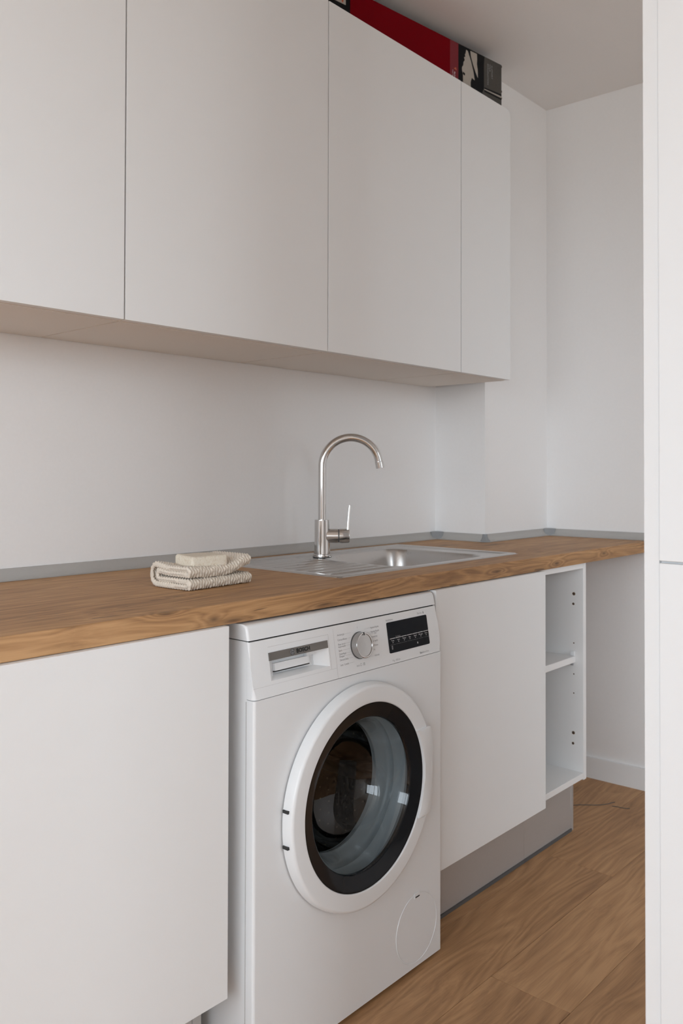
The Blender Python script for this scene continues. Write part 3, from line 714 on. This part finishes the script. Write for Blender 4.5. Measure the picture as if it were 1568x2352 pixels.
# ------------------------------------------------------------------ sink
SX0, SX1, SY0, SY1 = .088, .874, -.512, -.060
sink = tag(empty('sink', (SX0, SY0, CT)), 'stainless steel inset sink with ribbed drainer and one bowl', 'sink')
def sstep(a, b, x):
    t = max(0.0, min(1.0, (x - a) / (b - a))); return t * t * (3 - 2 * t)
def rrd(x, y, x0, x1, y0, y1, r, rbl=None):
    """signed distance to a rounded rectangle (negative inside)"""
    cx, cy = (x0 + x1) / 2, (y0 + y1) / 2; hx, hy = (x1 - x0) / 2, (y1 - y0) / 2
    rr_ = r if not (rbl and x < cx and y > cy) else rbl
    dx, dy = abs(x - cx) - hx + rr_, abs(y - cy) - hy + rr_
    return math.hypot(max(dx, 0), max(dy, 0)) + min(max(dx, dy), 0) - rr_
BX0, BX1, BY0, BY1 = .375, .785, -.462, -.118
def sinkz(x, y):
    e = rrd(x, y, SX0, SX1, SY0, SY1, .012)
    z = .0030 * sstep(0, -.004, e) - .0042 * sstep(-.020, -.030, e)
    # tap ledge stays level around the tap
    # drainer ribs
    if .11 < x < .372:
        m_ = sstep(.108, .135, x) * sstep(.372, .335, x) * sstep(SY0 + .045, SY0 + .06, y) * sstep(SY1 - .035, SY1 - .05, y) * sstep(.055, .075, math.hypot(x - .407, y + .157))
        ph = (y - SY0) / .040
        c_ = 0.5 - 0.5 * math.cos(2 * PI * ph)
        z += .0042 * m_ * (c_ ** 2)
    b = rrd(x, y, BX0, BX1, BY0, BY1, .060, .150)
    z -= .004 * sstep(.010, -.002, b)
    if b < 0:
        d = -b
        z -= .150 * sstep(-.004, .040, d) + .006 * sstep(.04, .15, d)
    return z
NX, NY = 270, 156
vx = []; fc = []
for j in range(NY + 1):
    for i in range(NX + 1):
        x = SX0 + (SX1 - SX0) * i / NX; y = SY0 + (SY1 - SY0) * j / NY
        vx.append((x - SX0, y - SY0, sinkz(x, y) + .0004))
for j in range(NY):
    for i in range(NX):
        a = j * (NX + 1) + i; fc.append((a, a + 1, a + NX + 2, a + NX + 1))
# folded edge down to the worktop
nb = len(vx)
per = [(i, 0) for i in range(NX + 1)] + [(NX, j) for j in range(1, NY + 1)] + [(i, NY) for i in range(NX - 1, -1, -1)] + [(0, j) for j in range(NY - 1, 0, -1)]
for k, (i, j) in enumerate(per):
    q = vx[j * (NX + 1) + i]; vx.append((q[0], q[1], .0002))
for k in range(len(per)):
    a = per[k]; b = per[(k + 1) % len(per)]
    fc.append((a[1] * (NX + 1) + a[0], nb + k, nb + (k + 1) % len(per), b[1] * (NX + 1) + b[0]))
mesh('basin', vx, fc, M['steel'], sink, True, 50)
cxb, cyb = (BX0 + BX1) / 2 - SX0, (BY0 + BY1) / 2 - SY0
lathe('strainer', [(.0, .002), (.012, .003), (.030, .001), (.042, .003), (.046, .0006)], 40, M['chrome'], sink, lambda a, b, h: (cxb + a, cyb + b, -.1605 + h), smooth=50)

# ------------------------------------------------------------------ tap
TX, TY = .407, -.157
ZT = CT + sinkz(TX, TY) + .0012
tap = tag(empty('mixer_tap', (TX, TY, ZT)), 'chrome single lever mixer tap with high swan neck spout', 'tap')
ident = lambda a, b, h: (a, b, h)
lathe('tap_gasket', [(.0, .0), (.0262, .0), (.0262, .0018), (.0, .0018)], 40, M['dark_gap'], tap, ident)
lathe('tap_body', [(.0, .0015), (.0252, .0015), (.0255, .004), (.0250, .0085), (.0232, .0095), (.0222, .030), (.0216, .048), (.0216, .1045), (.0210, .1062), (.0118, .1062)], 64, M['chrome'], tap, ident, smooth=35)
sd = Vector((.755, -.656, 0)).normalized(); RA_ = .0815; ztop = .257
pts = [Vector((0, 0, .104 + (ztop - .104) * k / 6)) for k in range(7)]
for k in range(1, 41):
    a = math.radians(170) * k / 40
    pts.append(Vector((0, 0, ztop)) + sd * (RA_ - RA_ * math.cos(a)) + Vector((0, 0, RA_ * math.sin(a))))
tl = (pts[-1] - pts[-2]).normalized()
spout = tube('spout', pts, .0113, M['chrome'], tap, 32)
tube('aerator', [pts[-1] - tl * .001, pts[-1] + tl * .0005, pts[-1] + tl * .001, pts[-1] + tl * .019, pts[-1] + tl * .0195], [.0110, .0112, .0121, .0121, .0110], M['chrome'], spout, 32)
ad = Vector((.69, -.724, 0)).normalized(); az = .0605
arm = tube('lever_arm', [ad * .012 + Vector((0, 0, az)), ad * .0445 + Vector((0, 0, az)), ad * .0455 + Vector((0, 0, az))], [.0202, .0202, .0190], M['chrome'], tap, 48)
tube('cartridge_cap', [ad * .0475 + Vector((0, 0, az)), ad * .0485 + Vector((0, 0, az)), ad * .0755 + Vector((0, 0, az)), ad * .0768 + Vector((0, 0, az))], [.0192, .0203, .0203, .0192], M['chrome'], arm, 48)
tube('cap_joint', [ad * .0455 + Vector((0, 0, az)), ad * .0475 + Vector((0, 0, az))], .0186, M['dark_print'], arm, 32)
# lever blade, rising from the cap
def blade():
    bm = bmesh.new(); sdv = Vector((-ad.y, ad.x, 0)); rows = []
    for k in range(9):
        q = k / 8; z = az - .004 + .091 * q; hw = .011 - .004 * q; th = .0032 - .0010 * q; off = .0722 + .0060 * q ** 1.6
        c = ad * off + Vector((0, 0, z))
        rows.append([bm.verts.new(c + sdv * hw * u + ad * th * w) for u, w in ((-1, -1), (1, -1), (1, 1), (-1, 1))])
    for k in range(8):
        for j in range(4): bm.faces.new([rows[k][j], rows[k][(j + 1) % 4], rows[k + 1][(j + 1) % 4], rows[k + 1][j]])
    bm.faces.new(rows[0][::-1]); bm.faces.new(rows[-1])
    bmesh.ops.bevel(bm, geom=list(bm.edges), offset=.0008, segments=2, profile=.5, affect='EDGES')
    return bmobj('lever', bm, M['chrome'], tap, 40)
blade()

# ------------------------------------------------------------------ folded cloth and soap
def cloth():
    H1, H4 = .0062, .0385; T = .0060
    # centre line of a flattened double layer folded in a C (front -> back -> front), closed
    path = []
    Dp = .104
    zl = [.0064, .0172, .0285, .0392]
    def seg(a, b, n):
        for k in range(n): path.append((a[0] + (b[0] - a[0]) * k / n, a[1] + (b[1] - a[1]) * k / n))
    def arc(cy, cz, ry, rz, a0, a1, n):
        for k in range(n):
            a = a0 + (a1 - a0) * k / n; path.append((cy + ry * math.cos(a), cz + rz * math.sin(a)))
    seg((.006, zl[0]), (Dp, zl[0]), 34)
    arc(Dp, (zl[0] + zl[3]) / 2, .019, (zl[3] - zl[0]) / 2, -PI / 2, PI / 2, 22)
    seg((Dp, zl[3]), (.006, zl[3]), 34)
    arc(.006, (zl[2] + zl[3]) / 2, .0045, (zl[3] - zl[2]) / 2, PI / 2, 1.5 * PI, 8)
    seg((.006, zl[2]), (Dp - .012, zl[2]), 30)
    arc(Dp - .012, (zl[1] + zl[2]) / 2, .010, (zl[2] - zl[1]) / 2, PI / 2, -PI / 2, 8)
    seg((Dp - .012, zl[1]), (.006, zl[1]), 30)
    arc(.006, (zl[0] + zl[1]) / 2, .0045, (zl[1] - zl[0]) / 2, PI / 2, 1.5 * PI, 8)
    # resample evenly
    cum = [0]; n0 = len(path)
    for k in range(n0):
        a, b = path[k], path[(k + 1) % n0]; cum.append(cum[-1] + math.hypot(b[0] - a[0], b[1] - a[1]))
    tot = cum[-1]; NU = 520; pts_ = []; j = 0
    for k in range(NU):
        s = tot * k / NU
        while cum[j + 1] < s: j += 1
        a, b = path[j], path[(j + 1) % n0]; t = (s - cum[j]) / (cum[j + 1] - cum[j]); pts_.append((a[0] + (b[0] - a[0]) * t, a[1] + (b[1] - a[1]) * t))
    nrm = []
    for k in range(NU):
        a, b = pts_[k - 2], pts_[(k + 2) % NU]; l_ = math.hypot(b[0] - a[0], b[1] - a[1]); nrm.append((-(b[1] - a[1]) / l_, (b[0] - a[0]) / l_))
    W_ = .184; NV = 150
    per_u = tot / round(tot / .0078); per_v = W_ / 25
    A = Vector((-.277, -.431, 0)); E1 = Vector((.9965, .075, 0)); E2 = Vector((-.03, .9995, 0))
    def pt(u, vv, side):
        y, z = pts_[u]; ny, nz = nrm[u]; s = tot * u / NU; x = W_ * vv
        # knitted relief: slanted stitches in columns
        col = x / per_v; fr = col - math.floor(col)
        phs = s / per_u + (fr * 1.1 if fr < .5 else (1 - fr) * 1.1) + .23 * math.sin(math.floor(col) * 5.1)
        st = math.sin(2 * PI * phs); cl = abs(math.sin(PI * col)); mid = abs(math.cos(PI * col))
        r = .0013 * st * (cl ** .5) + .0034 * (cl ** .7) - .0006 * mid - .0024
        edge = min(vv, 1 - vv); thick = T * (1 - .35 * max(0, 1 - edge / .03) ** 2) * .80
        off = side * (thick + r * 1.0)
        yy = y + ny * off; z2 = z + nz * off
        upper = sstep(.019, .026, z)
        lift = upper * (.0170 * sstep(.52, 1.0, vv) ** 1.3 + .003 * sstep(.35, 0, vv) - .0045 * math.exp(-((vv - .36) / .2) ** 2) * sstep(.02, .04, yy))
        lift += upper * .006 * sstep(.06, .12, yy) * (1 - vv)
        sagx = .004 * upper * sstep(.6, 1, vv)
        x2 = x - sagx * (1 if upper > 0 else 0) + .0022 * math.sin(s * 40 + side) * (1 if vv > .5 else -1) * max(0, 1 - edge / .08)
        p = A + E1 * x2 + E2 * yy; return (p.x, p.y, max(z2 + lift, .0004))
    v = []; f = []
    for side in (1, -1):
        for u in range(NU):
            for k in range(NV + 1): v.append(pt(u, k / NV, side))
    def I(sd_, u, k): return sd_ * NU * (NV + 1) + (u % NU) * (NV + 1) + k
    for u in range(NU):
        for k in range(NV):
            f.append((I(0, u, k), I(0, u + 1, k), I(0, u + 1, k + 1), I(0, u, k + 1))); f.append((I(1, u, k), I(1, u, k + 1), I(1, u + 1, k + 1), I(1, u + 1, k)))
        for k in (0, NV): f.append((I(0, u, k), I(1, u, k), I(1, u + 1, k), I(0, u + 1, k)))
    ax_ = Vector((-.19, -.37, 0))
    v = [(p[0] - ax_.x, p[1] - ax_.y, p[2]) for p in v]
    o = mesh('folded_washcloth', v, f, M['towel'], None, True, None)
    o.location = (ax_.x, ax_.y, CT + .0003)
    return o
tag(cloth(), 'folded cream knitted cotton cloth lying on the worktop beside the sink', 'cloth')
def soap():
    bm = bmesh.new()
    c = [(-.2510, -.4085), (-.1640, -.4210), (-.1500, -.3420), (-.2360, -.3300)]
    cx = sum(p[0] for p in c) / 4; cy = sum(p[1] for p in c) / 4
    lo = [bm.verts.new((x - cx, y - cy, 0)) for x, y in c]; hi = [bm.verts.new(((x - cx) * .985, (y - cy) * .985, .0255 + .0012 * k % .002)) for k, (x, y) in enumerate(c)]
    bm.faces.new(lo[::-1]); bm.faces.new(hi)
    for i in range(4): bm.faces.new([lo[i], lo[(i + 1) % 4], hi[(i + 1) % 4], hi[i]])
    bmesh.ops.recalc_face_normals(bm, faces=bm.faces)
    bmesh.ops.bevel(bm, geom=list(bm.edges), offset=.0065, segments=5, profile=.5, affect='EDGES')
    bmesh.ops.triangulate(bm, faces=bm.faces); bmesh.ops.subdivide_edges(bm, edges=[e for e in bm.edges if e.calc_length() > .01], cuts=5, use_grid_fill=True)
    random.seed(2)
    from mathutils import noise as mn
    bm.normal_update()
    for q in bm.verts: q.co += q.normal * (mn.noise(q.co * 70) * .0012)
    o = bmobj('soap_bar', bm, M['soap'], None, 60); o.location = (cx, cy, CT + .0395); return o
tag(soap(), 'beige bar of soap resting on the folded cloth', 'soap')

# ------------------------------------------------------------------ red packing box on top of the cabinets
BA = Vector((1.102, -.317, ZUT + .0004)); be = Vector((-.99316, .11674, 0)); bn = Vector((-.11674, -.99316, 0))
bxr = tag(empty('packing_box', BA), 'long red and black printed cardboard box on top of the wall cabinets', 'box')
LB, HB, DB = .90, .1518, .16
def BP(a, z, off=0.0): return be * a + bn * off + Vector((0, 0, z))
v = [BP(a, z, o) for o in (-DB, 0) for a, z in ((0, 0), (LB, 0), (LB, HB), (0, HB))]
mesh('carton', v, [(3, 2, 1, 0), (4, 5, 6, 7), (0, 1, 5, 4), (1, 2, 6, 5), (2, 3, 7, 6), (3, 0, 4, 7)], M['card'], bxr)
def bpoly(name, pts, mat, lay=1):
    return mesh(name, [BP(a, z, .0002 * lay) for a, z in pts], [tuple(range(len(pts)))], M[mat], bxr)
bpoly('red_panel', [(.257, 0), (.6774, 0), (.6774, HB), (.257, HB)], 'red_card')
bpoly('pale_red_strip', [(.2175, 0), (.257, 0), (.257, HB), (.2175, HB)], 'red_strip')
bpoly('black_panel', [(.6774, 0), (LB, 0), (LB, HB), (.6774, HB)], 'black_card')
bpoly('white_picture', [(.6941, .0985), (.85, .0985), (.85, HB - .008), (.6941, HB - .008)], 'snow_card', 2)
bpoly('orange_shape', [(.7010, .115), (.7040, .1035), (.7070, .101), (.7100, .106), (.7110, .120), (.705, .124)], 'orange_card', 3)
ph = bpoly('photo_panel', [(.0, 0), (.2175, 0), (.2175, HB), (.0, HB)], 'black_card')
bpoly('pale_slope', [(.1800, .1440), (.1830, .130), (.1860, .128), (.1840, .120), (.1900, .117), (.1870, .108), (.1930, .100), (.1940, .090), (.2000, .082), (.2007, .074), (.1960, .062), (.1950, .036), (.1880, .0), (.155, .0), (.158, .046), (.152, .062), (.1375, .058), (.1440, .085), (.1560, .115), (.1720, .1430)], 'snow_card', 2)
bpoly('pale_slope', [(.1595, .1475), (.1570, .130), (.1450, .105), (.1330, .085), (.1220, .070), (.1225, .095), (.1270, .115), (.1255, .130), (.1265, .1478)], 'snow_card', 2)
bpoly('pine', [(.1850, .066), (.1870, .058), (.1960, .061), (.1960, .069)], 'black_card', 3)
bpoly('grey_slope', [(.0, .0), (.0, HB), (.0880, HB), (.0911, .127), (.0911, .046), (.10, .030), (.08, 0)], 'grey_card', 2)
bpoly('dark_stripe', [(.0, .034), (.0, .0395), (.0890, .0415), (.0890, .036)], 'black_card', 3)
bpoly('dark_stripe', [(.0, .0475), (.0, .0535), (.0890, .0505), (.0890, .0460)], 'black_card', 3)
bpoly('pale_stripe', [(.0, .0410), (.0, .0460), (.0890, .0455), (.0890, .0425)], 'snow_card', 3)
# lettering runs downwards
ex_ = Vector((0, 0, -1)); ey_ = -be
for wd, a, z0, z1 in (('SUPPORT', .0510, .1335, .0895), ('YOUR', .0615, .1350, .1100), ('IMAGINATION', .0715, .1335, .0650)):
    text('slogan_lettering', wd, .0095, M['dim_print'], bxr, BP(a, z0, .0008), ex_, ey_, 0, 'LEFT', z0 - z1)
for a, z0, z1, hgt in ((.2355, .0560, .0300, .0075), (.2440, .0600, .0340, .004)):
    fk = text('maker_lettering', 'Manfrotto' if hgt > .005 else 'Imagine More', hgt, M['white_print'], bxr, BP(a, z0, .0008), ex_, ey_, .01, 'LEFT', z0 - z1)
bpoly('triangle_mark', [(.2260, .062), (.2400, .0655), (.2290, .072)], 'orange_card', 4)
# worn tabs on the end
for z in (.002, .040, .062, .145):
    v0 = BP(-.0035, z, -.002)
    b_ = box('carton_tab', v0.x - .002, v0.x + .001, v0.y - .001, v0.y + .002, z, z + .0055, M['card'], bxr)

# ------------------------------------------------------------------ two dark threads on the floor
def thread(pts_, label):
    me = tube('thread', [Vector(p) for p in pts_], .0011, M['dark_print'], None, 6)
    tag(me, label, 'thread')
def ser(a, b, n, amp):
    a = Vector(a); b = Vector(b); d = b - a; pz = Vector((-d.y, d.x, 0)); r = []
    for k in range(n + 1):
        q = k / n; r.append(a + d * q + pz * amp * math.sin(q * 6.0 + .6) + Vector((0, 0, .0012)))
    return r
thread(ser((1.300, -.452, 0), (1.445, -.553, 0), 20, .05), 'long thin dark thread on the floor by the open shelf unit')
thread(ser((1.405, -.560, 0), (1.425, -.612, 0), 12, .05), 'short thin dark thread on the floor, the shorter of two')
